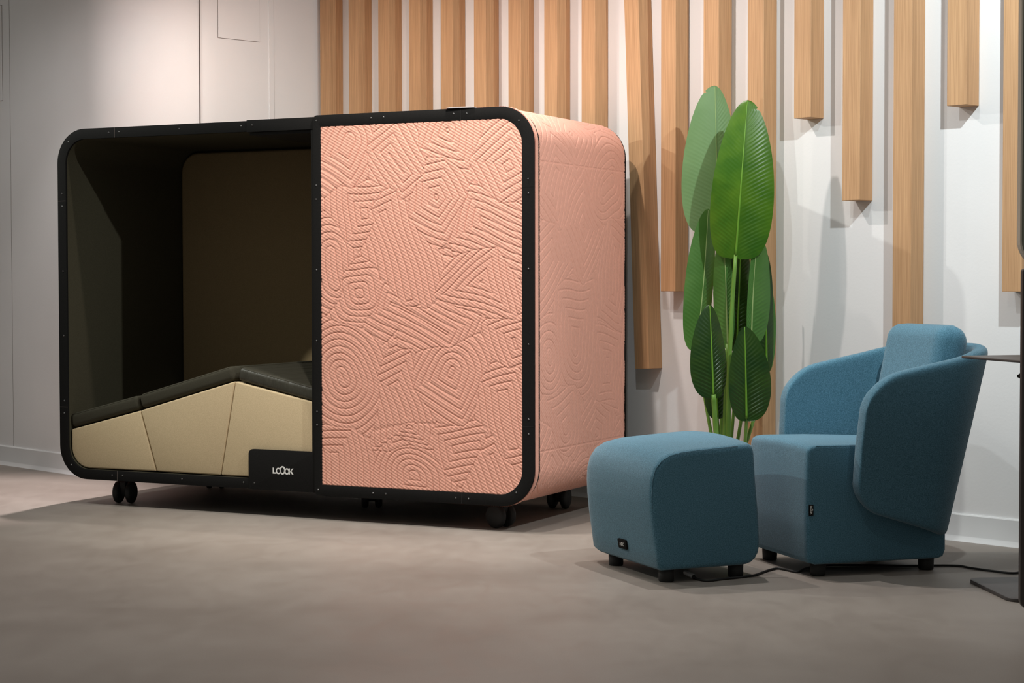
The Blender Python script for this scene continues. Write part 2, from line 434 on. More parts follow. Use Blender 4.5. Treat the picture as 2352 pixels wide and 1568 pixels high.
# ------------------------------------------------------------------ wooden slats
SP, SW, SDP = 0.2421, 0.0856, 0.086
bottoms = [0.75, 1.10, 0.55, 0.90, 1.20, 0.70, 1.05, 0.60, 0.95, 0.61, 0.955, 1.30, 0.115, 1.6614, 1.3191, 0.50, 1.6616, 0.9586]
slab = [
 'oak slat at the inner corner of the wall, leftmost of the row',
 'oak slat second from the wall corner, above the middle of the pod',
 'oak slat third from the wall corner, rising behind the pod',
 'oak slat fourth from the wall corner, rising behind the pod',
 'oak slat fifth from the wall corner, meeting the left end of the roof papers',
 'oak slat sixth from the wall corner, meeting the right end of the roof papers',
 'oak slat rising just right of where the pod roof starts to curve',
 'oak slat second left of the crooked one, behind the sloping pod roof',
 'oak slat directly left of the crooked one, behind the rear pod corner',
 'oak slat hanging slightly crooked beside the pod, its end low above the floor',
 'oak slat between the crooked slat and the plant, ending halfway down the wall',
 'oak slat directly behind the tip of the paler tall leaf',
 'long oak slat reaching almost to the floor behind the glossy tall leaf',
 'short oak slat right of the plant, ending high with a shadow beneath',
 'oak slat above the left arm of the armchair, ending at mid height',
 'long oak slat running down behind the backrest of the armchair',
 'short oak slat at upper right, ending highest above the armchair back',
 'oak slat at the right edge of the photo, ending beside the screen']
grp = {}
for i, zb in enumerate(bottoms):
    me_v, me_f = boxv(0, SW, -SDP, 0.0, 0, 3.0 - zb)
    o = mesh('timber_slat', me_v, me_f, M_WOOD)
    o.location = wp(SP * i, 0.0006, zb)
    o.rotation_euler = (0, 0, WA)
    if i == 9:
        o.location = wp(2.268, 0.0006, zb)
        m = Matrix.Rotation(WA, 4, 'Z') @ Matrix.Rotation(-0.041, 4, 'Y')
        o.rotation_euler = m.to_euler()
    bm_ = o.modifiers.new('bevel', 'BEVEL'); bm_.width = 0.0012; bm_.segments = 1
    tag(o, slab[i], 'slat', 'oak slats hanging on the right wall')

# ------------------------------------------------------------------ lounge pod
A_POD = 0.4608
pod = empty('privacy_pod', (0.0884, 7.2686, 0), -A_POD)
tag(pod, 'pink quilted lounge pod on casters with a black frame and open left half', 'lounge pod')
PL, PD = -2.3814, 0.9208

# ---- quilting height fields
def gauge(dx, dz, kind, ang, asp):
    c, s = math.cos(ang), math.sin(ang)
    x = dx * c + dz * s; y = -dx * s + dz * c
    if asp > 1.0: y = np.sign(y) * np.maximum(np.abs(y) - (asp - 1.0) * 0.045, 0)
    else: y = y / asp
    if kind == 'c': return np.hypot(x, y)
    if kind == 's': return np.maximum(np.abs(x), np.abs(y))
    if kind == 'r': return (np.abs(x) ** 4 + np.abs(y) ** 4) ** 0.25
    if kind == 'u': return np.where(y > 0, np.maximum(np.abs(x), y * 0.9), np.hypot(x, y))
    k = int(kind); d = np.full_like(x, -1e9)
    for i in range(k):
        a = 2 * PI * i / k
        d = np.maximum(d, x * math.cos(a) + y * math.sin(a))
    return d

def quilt(u, w, seeds, sp, groove, rib, rib_pitch, rib_ang, warp=0.012, puff=0.16):
    uu = u + warp * np.sin(w * 21 + 1.3 * np.sin(u * 9)) * 0.6
    ww = w + warp * np.sin(u * 17 + 2.0 + 1.1 * np.sin(w * 7)) * 0.6
    best = np.full_like(u, 1e9); F = np.zeros_like(u); second = np.full_like(u, 1e9)
    for k, (cx, cz, kind, ang, asp, wt) in enumerate(seeds):
        g = gauge(uu - cx, ww - cz, kind, ang, asp)
        score = g - wt
        better = score < best
        second = np.where(better, best, np.minimum(second, score))
        F = np.where(better, g + k * 0.37 * sp, F)
        best = np.where(better, score, best)
    ph = (F / sp) % 1.0
    dist = np.minimum(ph, 1 - ph) * sp
    db = (second - best) * 0.5
    pillow = np.minimum(dist / (sp * 0.5), 1.0) ** 0.5
    H = groove * (pillow - 1.0) * puff - groove * 0.95 * np.exp(-(dist / 0.0023) ** 2)
    H -= groove * 0.5 * np.exp(-(db / 0.002) ** 2)
    c, s = math.cos(rib_ang), math.sin(rib_ang)
    t = (-u * s + w * c) / rib_pitch
    al = (u * c + w * s) / (rib_pitch * 0.9)
    H += rib * (np.abs(np.sin(PI * t)) ** 0.7) + rib * 0.22 * np.abs(np.sin(PI * al)) - rib
    return H

front_seeds = [
 (-0.888, 0.596, 'c', 0.4, 1.35, 0.10), (-0.770, 1.285, 's', 0.05, 1.1, 0.02), (-0.443, 1.344, '5', 0.6, 1.1, 0.05),
 (-0.548, 0.212, 'u', 3.2, 0.75, 0.05), (-0.567, 0.400, 'u', 3.1, 0.5, 0.02), (-0.226, 0.990, '3', 0.2, 0.9, 0.03),
 (-0.800, 0.958, 'r', 0.1, 0.9, 0.04), (-0.365, 0.640, 'u', 2.7, 1.3, 0.06), (-0.608, 0.500, 's', 0.35, 2.4, 0.01),
 (-0.120, 1.450, '4', 0.6, 1.0, 0.03), (-0.382, 1.610, 'u', 2.9, 1.0, 0.02), (-0.852, 1.560, 'u', 2.6, 1.6, 0.03),
 (-0.62, 1.10, 's', 0.33, 5.0, 0.035), (-0.52, 0.85, 's', 1.15, 4.0, 0.02), (-0.12, 0.45, 's', 0.25, 3.0, 0.03),
 (-0.12, 1.20, 's', 1.25, 3.5, 0.02), (-0.62, 1.48, 's', 0.6, 2.2, 0.03), (-0.92, 0.20, 's', 0.15, 2.5, 0.03),
 (-0.15, 0.22, 's', 0.5, 3.0, 0.02), (-0.93, 1.05, 'c', 0.2, 2.5, 0.0), (-0.30, 0.33, 's', 1.7, 2.0, 0.0), (-0.08, 0.75, '4', 0.4, 1.4, 0.0)]
# ---- sliding panel (right half of the front)
pan = ring('sliding_panel', rrect(-1.023, 0, 0.104, 1.6908, (0.15, 0.022, 0.022, 0.15)), rrect(-0.96, -0.06, 0.17, 1.63, (0.10, 0.01, 0.01, 0.10)), 0.006, 0.035, M_PINK, pod)
pan['label'] = 'pink quilted sliding front panel in a black frame'
ring('panel_frame', rrect(-1.023, 0, 0.104, 1.6908, (0.15, 0.022, 0.022, 0.15)), rrect(-0.985, -0.052, 0.151, 1.643, (0.104, 0.003, 0.003, 0.104)), -0.004, 0.008, M_BLACK, pan, 0.0012)
nu, nv = 430, 685
U, Wz = np.meshgrid(np.linspace(-0.99, -0.047, nu), np.linspace(0.146, 1.648, nv), indexing='ij')
H = quilt(U, Wz, front_seeds, 0.0285, 0.0030, 0.0021, 0.0110, math.radians(-29))
V = np.stack([U, -0.0035 - H * 1.0 + 0.0, Wz], -1)
# clip the corners: squeeze points outside the rounded inner outline back behind the frame
x1, rr = -0.047, 0.109
for zc, sg in ((1.648 - rr, 1), (0.146 + rr, -1)):
    cx = x1 - rr
    dx = V[..., 0] - cx; dz = (V[..., 2] - zc) * sg
    m = (dx > 0) & (dz > 0) & (np.hypot(dx, dz) > rr)
    k = rr / np.maximum(np.hypot(dx, dz), 1e-6)
    V[..., 0] = np.where(m, cx + dx * k, V[..., 0]); V[..., 2] = np.where(m, zc + dz * k * sg, V[..., 2])
    V[..., 1] = np.where(m, 0.002, V[..., 1])
edge = np.minimum.reduce([U + 0.99, -0.047 - U, Wz - 0.146, 1.648 - Wz])
V[..., 1] += np.where(edge < 0.007, (0.007 - edge) * 0.8, 0)
grid_mesh('quilted_cover', V.reshape(-1, 3), nu, nv, M_PINK, pan, flip=False)
# black shadow gap behind the panel
ring('recess_gasket', rrect(-1.01, -0.0035, 0.1075, 1.687, (0.147, 0.02, 0.02, 0.147)), rrect(-0.95, -0.06, 0.17, 1.62, (0.1, 0.01, 0.01, 0.1)), 0.033, 0.056, M_RUBBER, pod)

# ---- body shell
inner_r = rrect(PL + 0.042, -0.042, 0.155, 1.641, 0.108)
ring('shell', rrect(PL - 0.0015, -0.004, 0.118, 1.686, 0.150), inner_r, 0.054, PD - 0.004, M_PINK, pod)
lining = ring('inner_lining', rrect(PL + 0.040, -0.040, 0.150, 1.645, 0.11), rrect(PL + 0.047, -0.047, 0.160, 1.6365, 0.105), 0.012, PD - 0.03, M_OLIVE, pod)
prism('back_wall', rrect(PL + 0.03, -0.03, 0.14, 1.66, 0.12), 'y', PD - 0.035, PD - 0.006, M_OLIVE, pod)
# only the rounded back cushion shows
bc = prism('back_cushion', rrect(PL + 0.055, -0.055, 0.17, 1.627, 0.095), 'y', PD - 0.075, PD - 0.034, M_TAN, pod, 0.014, 4)
ring('rear_trim', rrect(PL - 0.001, -0.001, 0.113, 1.685, 0.15), rrect(PL + 0.05, -0.05, 0.17, 1.63, 0.1), PD - 0.004, PD + 0.004, M_BLACK, pod)
prism('ceiling_board', [(-1.357, 0.024), (-0.05, 0.024), (-0.05, PD - 0.09), (-1.357, PD - 0.09)], 'z', 1.622, 1.634, M_RUBBER, pod)
box('underframe', PL + 0.3, -0.2, 0.05, PD - 0.05, 0.110, 0.118, M_RUBBER, pod)

# quilted wrap on the right side: arc-length parameter from roof to underside
R = 0.15
def wrap_profile(t, xr=0.0, z0=0.106, z1=1.689, xin=-0.40):
    """t = arc length from roof inner end; returns x, z, nx, nz"""
    L1 = -(xin) - R; L2 = PI * R / 2; L3 = (z1 - z0) - 2 * R
    x = np.zeros_like(t); z = np.zeros_like(t); nx = np.zeros_like(t); nz = np.zeros_like(t)
    a = t < L1
    x = np.where(a, xin + t, x); z = np.where(a, z1, z); nz = np.where(a, 1.0, nz)
    b = (t >= L1) & (t < L1 + L2); th = (t - L1) / R
    x = np.where(b, -R + R * np.sin(th), x); z = np.where(b, z1 - R + R * np.cos(th), z); nx = np.where(b, np.sin(th), nx); nz = np.where(b, np.cos(th), nz)
    c = (t >= L1 + L2) & (t < L1 + L2 + L3)
    x = np.where(c, 0.0, x); z = np.where(c, z1 - R - (t - L1 - L2), z); nx = np.where(c, 1.0, nx)
    d = (t >= L1 + L2 + L3) & (t < L1 + 2 * L2 + L3); th = (t - L1 - L2 - L3) / R
    x = np.where(d, -R + R * np.cos(th), x); z = np.where(d, z0 + R - R * np.sin(th), z); nx = np.where(d, np.cos(th), nx); nz = np.where(d, -np.sin(th), nz)
    e = t >= L1 + 2 * L2 + L3; k = t - (L1 + 2 * L2 + L3)
    x = np.where(e, -R - k, x); z = np.where(e, z0, z); nz = np.where(e, -1.0, nz)
    return x + xr, z, nx, nz
TOT = 2 * (0.40 - R) + PI * R + (1.583 - 2 * R)
nu, nv = 370, 960
Yg, T = np.meshgrid(np.linspace(0.0545, PD - 0.004, nu), np.linspace(0, TOT, nv), indexing='ij')
side_seeds = [
 (0.18, 0.10, 'c', 0.2, 1.2, 0.04), (0.62, 0.22, 'c', 0.3, 0.8, 0.03), (0.40, 0.42, 's', 0.78, 1.0, 0.02), (0.74, 0.62, 'c', 1.2, 2.0, 0.05),
 (0.20, 0.62, 's', 0.5, 2.0, 0.03), (0.48, 0.80, '4', 0.78, 1.0, 0.05), (0.12, 0.95, 's', 1.0, 2.0, 0.03), (0.80, 0.98, 's', 0.2, 3.0, 0.02),
 (0.40, 1.28, 'u', 3.1, 1.6, 0.08), (0.14, 1.32, 'c', 0.0, 1.3, 0.03), (0.72, 1.40, 's', 0.1, 1.6, 0.02), (0.30, 1.62, 'u', 2.9, 1.1, 0.04),
 (0.62, 1.66, '5', 0.2, 1.0, 0.03), (0.15, 1.80, 's', 0.7, 1.8, 0.02), (0.52, 1.86, 'c', 0.0, 0.8, 0.05), (0.82, 1.85, 's', 0.9, 1.5, 0.02)]
H = quilt(Yg, T, side_seeds, 0.034, 0.0027, 0.0013, 0.0100, math.radians(40), 0.016, 0.10)
X, Z, NX, NZ = wrap_profile(T)
for zs in (1.4748, 0.322):          # sewn seams across the side
    H -= 0.003 * np.exp(-((Z - zs) / 0.0025) ** 2) * (np.abs(NX) > 0.5)
H -= 0.0022
V = np.stack([X + NX * H, Yg, Z + NZ * H], -1)
grid_mesh('quilted_side_cover', V.reshape(-1, 3), nu, nv, M_PINK, pod, flip=True)
# narrow quilted edge band of the sliding panel
nu, nv = 10, 640
Yg, T = np.meshgrid(np.linspace(0.0085, 0.0345, nu), np.linspace(0, TOT, nv), indexing='ij')
X, Z, NX, NZ = wrap_profile(T, 0.0, 0.104, 1.6908)
H = 0.001 * np.abs(np.sin(PI * (T + Yg) / 0.0105)) + 0.0009
V = np.stack([X + NX * H, Yg, Z + NZ * H], -1)
grid_mesh('edge_band', V.reshape(-1, 3), nu, nv, M_PINK, pan, flip=True)

# ---- front frame of the left half
fr = ring('front_frame', rrect(PL, -1.0, 0.1154, 1.6821, (0.002, 0.15, 0.15, 0.002), 14), rrect(PL + 0.0465, -1.036, 0.160, 1.636, (0.002, 0.105, 0.105, 0.002), 14), 0.002, 0.014, M_BLACK, pod, 0.001)
fr['label'] = 'black frame around the open half'
prism('name_plate', rrect(-1.356, -1.018, 0.1154, 0.2862, (0.001, 0.022, 0.001, 0.001), 8), 'y', -0.001, 0.012, M_BLACK, pod, 0.001, 2)
prism('splice_plate', rrect(-1.356, -1.018, 1.634, 1.6850, 0.001, 2), 'y', -0.0005, 0.012, M_BLACK, pod, 0.0008, 2)
# ---- lettering: L o O o K
def letter_L(x, z, w, h, t): return [[(x, z), (x + w, z), (x + w, z + t), (x + t, z + t), (x + t, z + h), (x, z + h)]]
def letter_O(cx, cz, rx, rz, t, n=28):
    o = [(cx + rx * math.cos(2 * PI * i / n), cz + rz * math.sin(2 * PI * i / n)) for i in range(n)]
    i_ = [(cx + (rx - t) * math.cos(2 * PI * i / n), cz + (rz - t) * math.sin(2 * PI * i / n)) for i in range(n)]
    return [[o[k], o[(k + 1) % n], i_[(k + 1) % n], i_[k]] for k in range(n)]
def letter_K(x, z, w, h, t):
    return [[(x, z), (x + t, z), (x + t, z + h), (x, z + h)],
            [(x + t * .8, z + h * .42), (x + w - t * 1.05, z + h), (x + w, z + h), (x + t * 1.3, z + h * .38)],
            [(x + t * 1.0, z + h * .52), (x + t * 1.9, z + h * .68), (x + w, z), (x + w - t * 1.15, z)]]
def letters(name, polys, origin, ux, uz, un, mat, parent, th=0.0006):
    v, f = [], []
    for P in polys:
        n = len(P); b = len(v)
        for lift in (0, th):
            for p in P: v.append(Vector(origin) + ux * p[0] + uz * p[1] + un * lift)
        f += [tuple(range(b, b + n)), tuple(range(b + n, b + 2 * n))] + [(b + i, b + (i + 1) % n, b + n + (i + 1) % n, b + n + i) for i in range(n)]
    return mesh(name, v, f, mat, parent)
def loook():
    h = 0.0252; t = 0.0058
    P = letter_L(0, 0, 0.0172, h, t)
    P += letter_O(0.0275, 0.0122, 0.0128, 0.0136, 0.0056)
    P += letter_O(0.0475, 0.0158, 0.0140, 0.0180, 0.0062)
    P += letter_O(0.0690, 0.0122, 0.0124, 0.0136, 0.0056)
    P += letter_K(0.0775, 0.0, 0.0230, h, t)
    return P
np_ = letters('lettering', loook(), (-1.2325, -0.0011, 0.1865), Vector((1.04, 0, 0)), Vector((0, 0, 1)), Vector((0, -1, 0)), M_WHITE, pod)
np_['label'] = 'pale grey lettering'
# ---- panel joints (hairlines) and screws
for k, (jx, jz, hor) in enumerate([(-2.059, 1.659, 0), (-2.059, 0.138, 0), (-2.358, 1.363, 1), (-2.358, 0.437, 1)]):
    if hor: box('frame_joint', jx - 0.0225, jx + 0.0225, 0.0014, 0.0024, jz - 0.0008, jz + 0.0008, M_GAP, fr)
    else: box('frame_joint', jx - 0.0008, jx + 0.0008, 0.0014, 0.0024, jz - 0.022, jz + 0.022, M_GAP, fr)
for jx, jz, hor in [(-0.325, 1.667, 0), (-0.325, 0.128, 0), (-0.026, 1.373, 1), (-0.026, 0.426, 1)]:
    if hor: box('frame_joint', jx - 0.0255, jx + 0.0255, -0.0046, -0.0036, jz - 0.0007, jz + 0.0007, M_RUBBER, pod)
    else: box('frame_joint', jx - 0.0007, jx + 0.0007, -0.0046, -0.0036, jz - 0.0225, jz + 0.0225, M_RUBBER, pod)
screws_left = [(-2.318, 1.626), (-2.091, 1.660), (-2.033, 1.661), (-1.708, 1.662), (-1.386, 1.662), (-1.328, 1.662), (-1.326, 0.142), (-1.384, 0.141), (-1.708, 0.141), (-2.03, 0.141), (-2.088, 0.14), (-2.318, 0.177), (-2.355, 0.408), (-2.354, 0.465), (-2.354, 0.758), (-2.355, 1.048), (-2.356, 1.339), (-2.357, 1.396)]
screws_right = [(-1.004, 1.669), (-0.741, 1.669), (-0.681, 1.670), (-0.356, 1.670), (-0.297, 1.669), (-0.065, 1.632), (-0.025, 1.402), (-0.024, 1.345), (-0.024, 1.049), (-0.024, 0.751), (-0.024, 0.455), (-0.024, 0.396), (-0.079, 0.162), (-0.293, 0.127), (-0.351, 0.128), (-0.677, 0.128), (-0.738, 0.128), (-1.004, 0.129), (-1.007, 1.4), (-1.008, 1.342), (-1.006, 1.048), (-1.008, 0.753), (-1.008, 0.456), (-1.008, 0.4)]
s0 = lathe('screw', [(0.0, -0.0030), (0.0022, -0.0026), (0.0036, -0.0012), (0.0040, 0.0)], M_SCREW, pod, 12, 'y')
first = True
for lst, y in ((screws_left, 0.0021), (screws_right, -0.0039)):
    for x, z in lst:
        if first: o = s0; first = False
        else: o = s0.copy(); COL.objects.link(o)
        yy = y
        if lst is screws_left and x > -1.36: yy = -0.0009
        o.location = (x, yy, z); o.parent = pod

# ---- bench inside: three beige fascia cushions, three dark seat cushions
YB0, YB1 = 0.018, 0.11
RC2 = 0.098
arc = [(PL + 0.052 + RC2 - RC2 * math.cos(math.radians(90 - a)) , 0.164 + RC2 - RC2 * math.sin(math.radians(90 - a))) for a in range(0, 91, 9)]
def fascia(pts, shadow_gap=0.0):
    return prism('bench_fascia', pts, 'y', YB0, YB1, M_BEIGE, pod, 0.007, 3)
p1 = [(-1.858, 0.166)] + [(x, z) for x, z in arc] + [(-2.329, 0.335), (-1.943, 0.431)]
fascia(p1)
fascia([(-1.854, 0.166), (-1.940, 0.432), (-1.438, 0.572), (-1.516, 0.164)][::-1])
fascia([(-1.512, 0.164), (-1.434, 0.572), (-1.025, 0.490), (-0.60, 0.400), (-0.60, 0.164)][::-1])
def seat(x0, z0, x1, z1, th, mat=None, name='seat_cushion', y0=0.020):
    d = Vector((x1 - x0, z1 - z0)).normalized(); n = Vector((-d.y, d.x)) * th
    nn = 14
    a = Vector((x0, z0)); b = Vector((x1, z1))
    pts = [a, b, b + n, a + n]
    o = prism(name, [tuple(p) for p in pts], 'y', y0, PD - 0.08, mat or M_SEAT, pod, 0.020, 5)
    return o
seat(-2.331, 0.341, -1.947, 0.437, 0.063)
seat(-1.939, 0.439, -1.440, 0.578, 0.064)
seat(-1.428, 0.576, -0.62, 0.405, 0.062, M_SATIN)
# piping seams along the front upper edges of the cushions
for (x0, z0, x1, z1, th) in ((-2.331, 0.341, -1.947, 0.437, 0.063), (-1.939, 0.439, -1.440, 0.578, 0.064), (-1.428, 0.576, -1.0, 0.4854, 0.062)):
    d = Vector((x1 - x0, z1 - z0)).normalized(); n = Vector((-d.y, d.x)) * (th - 0.0065)
    a = Vector((x0, z0)) + n + d * 0.02; b = Vector((x1, z1)) + n - d * 0.02
    tube('piping', [(a.x, 0.0250, a.y), (b.x, 0.0250, b.y)], 0.0014, M_SEAT, pod, 6)

# ---- casters
def caster(l, d, rot):
    c = empty('caster', (-l, d, 0), rot); c.parent = pod
    for sx in (-1, 1):
        w = lathe('wheel', [(0.0, -0.013), (0.020, -0.015), (0.024, -0.013), (0.040, -0.014), (0.048, -0.009), (0.050, 0.0), (0.048, 0.009), (0.040, 0.014), (0.024, 0.013), (0.020, 0.015), (0.0, 0.013)], M_RUBBER, c, 32, 'x', (sx * 0.030, 0, 0.050))
    prism('caster_fork', [(-0.012, 0.030), (0.018, 0.035), (0.030, 0.070), (0.034, 0.100), (-0.030, 0.100), (-0.030, 0.080)], 'x', -0.0145, 0.0145, M_RUBBER, c, 0.004, 2)
    lathe('axle', [(0.006, -0.043), (0.006, 0.043)], M_SCREW, c, 12, 'x', (0, 0, 0.050))
    return c
caster(2.122, 0.135, 0.25)
caster(0.215, 0.130, 1.30)
caster(0.265, 0.80, 0.10)
caster(2.10, 0.80, 0.5)
caster(1.02, 0.46, 0.6)

# papers on the roof
pp = empty('paper_sheets', (-0.205, 7.435, 1.6915), -A_POD + 0.05)
tag(pp, 'thin loose stack of pale papers lying on the pod roof', 'papers')
for k in range(4):
    sh = box('sheet', -0.055 + 0.004 * k, 0.075 - 0.006 * k, -0.03 + 0.003 * k, 0.07, 0.0004 + 0.0016 * k, 0.0010 + 0.0016 * k, M_PAPER, pp)

# ------------------------------------------------------------------ ottoman
ott = empty('ottoman', (0.482, 6.065, 0), math.radians(22.5))
tag(ott, 'teal blue upholstered footstool on short black feet beside the armchair', 'footstool')
prof = [(0.015, 0.043), (0.004, 0.052), (-0.005, 0.11), (-0.016, 0.177), (-0.024, 0.25), (-0.026, 0.30), (-0.023, 0.345), (-0.012, 0.382), (0.010, 0.408), (0.042, 0.425), (0.085, 0.434), (0.13, 0.438), (0.211, 0.443), (0.30, 0.448), (0.345, 0.450), (0.358, 0.443), (0.363, 0.425), (0.370, 0.34), (0.382, 0.22), (0.387, 0.13), (0.386, 0.10), (0.381, 0.080), (0.371, 0.063), (0.356, 0.051), (0.335, 0.045), (0.31, 0.043)]
OW = 0.556
def loft(name, prof, sections, mat, parent, center, smooth=True):
    """sections: list of (y, scale_toward_center, dz_crown)"""
    cx, cz = center
    v, f = [], []
    n = len(prof)
    for (y, k, cr) in sections:
        for (x, z) in prof:
            vx, vz = x - cx, z - cz
            L_ = math.hypot(vx, vz)
            kk = (L_ - k) / L_
            zz = cz + vz * kk
            if z > 0.40: zz += cr
            v.append((cx + vx * kk, y, zz))
    m = len(sections)
    for i in range(m - 1):
        for k in range(n):
            k2 = (k + 1) % n
            f.append((i * n + k, i * n + k2, (i + 1) * n + k2, (i + 1) * n + k))
    f.append(tuple(range(n))); f.append(tuple(range((m - 1) * n, m * n)))
    return mesh(name, v, f, mat, parent, smooth)
secs = []
for y, k in ((0.0, 0.020), (0.001, 0.012), (0.005, 0.005), (0.012, 0.001), (0.022, 0.0), (0.10, 0.0), (0.20, 0.0), (0.30, 0.0), (0.40, 0.0), (0.475, 0.0005), (0.505, 0.004), (0.528, 0.010), (0.545, 0.021), (0.553, 0.033), (0.556, 0.045)):
    t = y / OW
    secs.append((y, k, 0.020 * math.sin(PI * min(1, max(0, t))) ** 0.8 if 0 < t < 1 else 0))
cush = loft('cushion', prof, secs, M_TEAL, ott, (0.19, 0.25))
# stitched seam around the near face
tube('piping', [(x * 1.0 + (0.19 - x) * 0.012, 0.0035, z + (0.25 - z) * 0.012) for x, z in prof[4:14]], 0.0011, M_TEAL, ott, 6, True)
for lx, ly in ((0.052, 0.045), (0.315, 0.045), (0.052, 0.43), (0.315, 0.43)):
    lathe('foot', [(0.0, 0.0), (0.023, 0.0), (0.026, 0.004), (0.027, 0.055), (0.0, 0.055)], M_RUBBER, ott, 20, 'z', (lx, ly, 0))
# name badge on the curved end face, tilted with it
# face plane near z=0.1: x = -0.004 leaning
bd = empty('badge', (-0.0075, 0.255, 0.101), 0); bd.parent = ott
bd.rotation_euler = (0, -0.17, 0)
bd['label'] = 'small black badge with white lettering'
o = prism('badge_plate', rrect(-0.032, 0.032, -0.0165, 0.0165, 0.004, 4), 'x', -0.0025, 0.004, M_BLACK, bd, 0.0008, 2)
def arc_word():
    P = [[(0, 0), (0.0022, 0), (0.0062, 0.0115), (0.0040, 0.0115)], [(0.0090, 0), (0.0112, 0), (0.0062, 0.0115), (0.0046, 0.0115)], [(0.0028, 0.003), (0.0085, 0.003), (0.0080, 0.0046), (0.0034, 0.0046)]]
    b = 0.0128
    P += [[(b, 0), (b + .002, 0), (b + .002, 0.0115), (b, 0.0115)]]
    P += [q for q in [[(b + x, z) for x, z in pp_] for pp_ in letter_O(0.0042, 0.0081, 0.0036, 0.0034, 0.0017, 16)]]
    P += [[(b + .004, 0.0055), (b + .0058, 0.0055), (b + .0085, 0), (b + .0063, 0)]]
    c = 0.0235
    o_ = letter_O(c + 0.0052, 0.00575, 0.0052, 0.0062, 0.0018, 24)
    P += [q for k, q in enumerate(o_) if 2 < k < 21]
    return P
letters('lettering', arc_word(), (-0.0027, 0.017, -0.0055), Vector((0, -1, 0)), Vector((0, 0, 1)), Vector((-1, 0, 0)), M_WHITE, bd)

# ------------------------------------------------------------------ armchair
ch = empty('armchair', (0.995, 6.19, 0), math.radians(17.6))
tag(ch, 'teal blue tub armchair with wraparound shell and tall back cushion', 'armchair')
BW = 0.47
bprof2 = [(0.03, 0.043), (0.008, 0.049), (0.0, 0.065), (-0.004, 0.20), (-0.003, 0.36), (-0.001, 0.415), (0.001, 0.428), (0.006, 0.437), (0.016, 0.443), (0.04, 0.446), (0.20, 0.444), (0.40, 0.436), (0.515, 0.432), (0.528, 0.42), (0.528, 0.20), (0.527, 0.07), (0.518, 0.049), (0.50, 0.043)]
secs = []
for y, k in ((0.0, 0.014), (0.001, 0.008), (0.004, 0.003), (0.010, 0.0), (0.03, 0.0), (0.12, 0), (0.235, 0), (0.35, 0), (0.44, 0), (0.455, 0.003), (0.465, 0.010), (0.47, 0.02)):
    secs.append((y, k, 0.010 * math.sin(PI * y / BW) if 0 < y < BW else 0))
loft('seat_base', bprof2, secs, M_TEAL, ch, (0.26, 0.25))
tube('piping', [(0.03, 0.0025, 0.4432), (0.10, 0.0025, 0.4425), (0.20, 0.0025, 0.4415)], 0.0009, M_TEAL, ch, 6)
for lx, ly in ((0.060, 0.045), (0.475, 0.045), (0.060, 0.42), (0.475, 0.42)):
    lathe('leg', [(0.0, 0.0), (0.023, 0.0), (0.026, 0.004), (0.029, 0.060), (0.0, 0.060)], M_RUBBER, ch, 20, 'z', (lx, ly, 0))

def shell_mesh():
    # outer surface: s along the U (near arm front -> back -> far arm front), t from bottom to top
    yc = BW / 2
    NS, NT = 64, 16
    R_ = 0.155
    xb0 = 0.560                      # back position at reference height
    x_s = 0.145
    half = yc + 0.055
    seg1 = (xb0 - R_) - x_s; seg2 = PI * R_ / 2; seg3 = 2 * (half - R_)
    TOTL = 2 * seg1 + 2 * seg2 + seg3
    def plan(s):
        if s < seg1: return x_s + s, -half, 0, -1
        s -= seg1
        if s < seg2: a = s / R_; return xb0 - R_ + R_ * math.sin(a), -half + R_ - R_ * math.cos(a), math.sin(a), -math.cos(a)
        s -= seg2
        if s < seg3: return xb0, -half + R_ + s, 1, 0
        s -= seg3
        if s < seg2: a = s / R_; return xb0 - R_ + R_ * math.cos(a), half - R_ + R_ * math.sin(a), math.cos(a), math.sin(a)
        s -= seg2
        return xb0 - R_ - s, half, 0, 1
    # denser sampling near the arm fronts
    ss = []
    for i in range(NS + 1):
        u = i / NS
        ss.append(TOTL * (u - 0.10 * math.sin(4 * PI * u) / (2 * PI) * 0 ) )
    extra = [0.006, 0.014]
    ss = sorted(set([round(x, 5) for x in ss + extra + [TOTL - e for e in extra]]))
    verts = []
    for s in ss:
        x, y, nx, ny = plan(s)
        e = min(s, TOTL - s)
        lin = max(0.0, min(1.0, (x - x_s) / (xb0 - x_s)))
        zt = 0.668 + 0.107 * lin ** 1.0
        zb = 0.232 - 0.128 * lin
        rt, rb = 0.105, 0.085
        if e < rt: zt -= rt - math.sqrt(max(0, rt * rt - (rt - e) ** 2))
        if e < rb: zb += rb - math.sqrt(max(0, rb * rb - (rb - e) ** 2))
        for j in range(NT + 1):
            t = j / NT; z = zb + (zt - zb) * t
            hz = z - 0.11
            lean = (0.03 + 0.21 * lin) * hz + (0.06 * max(0, z - 0.45) if lin < 0.3 else 0) * (1 - lin / 0.3)
            flare = 0.085 * hz
            verts.append((x + lean, yc + y + (ny * flare), z))
    n = len(ss); f = []
    for i in range(n - 1):
        for j in range(NT):
            a = i * (NT + 1) + j
            f.append((a, a + NT + 1, a + NT + 2, a + 1))
    return verts, f
sv, sf = shell_mesh()
sh = mesh('shell', sv, sf, M_TEAL, ch, True)
so = sh.modifiers.new('solid', 'SOLIDIFY'); so.thickness = 0.052; so.offset = -1
bv_ = sh.modifiers.new('smooth', 'SUBSURF'); bv_.levels = 2; bv_.render_levels = 2
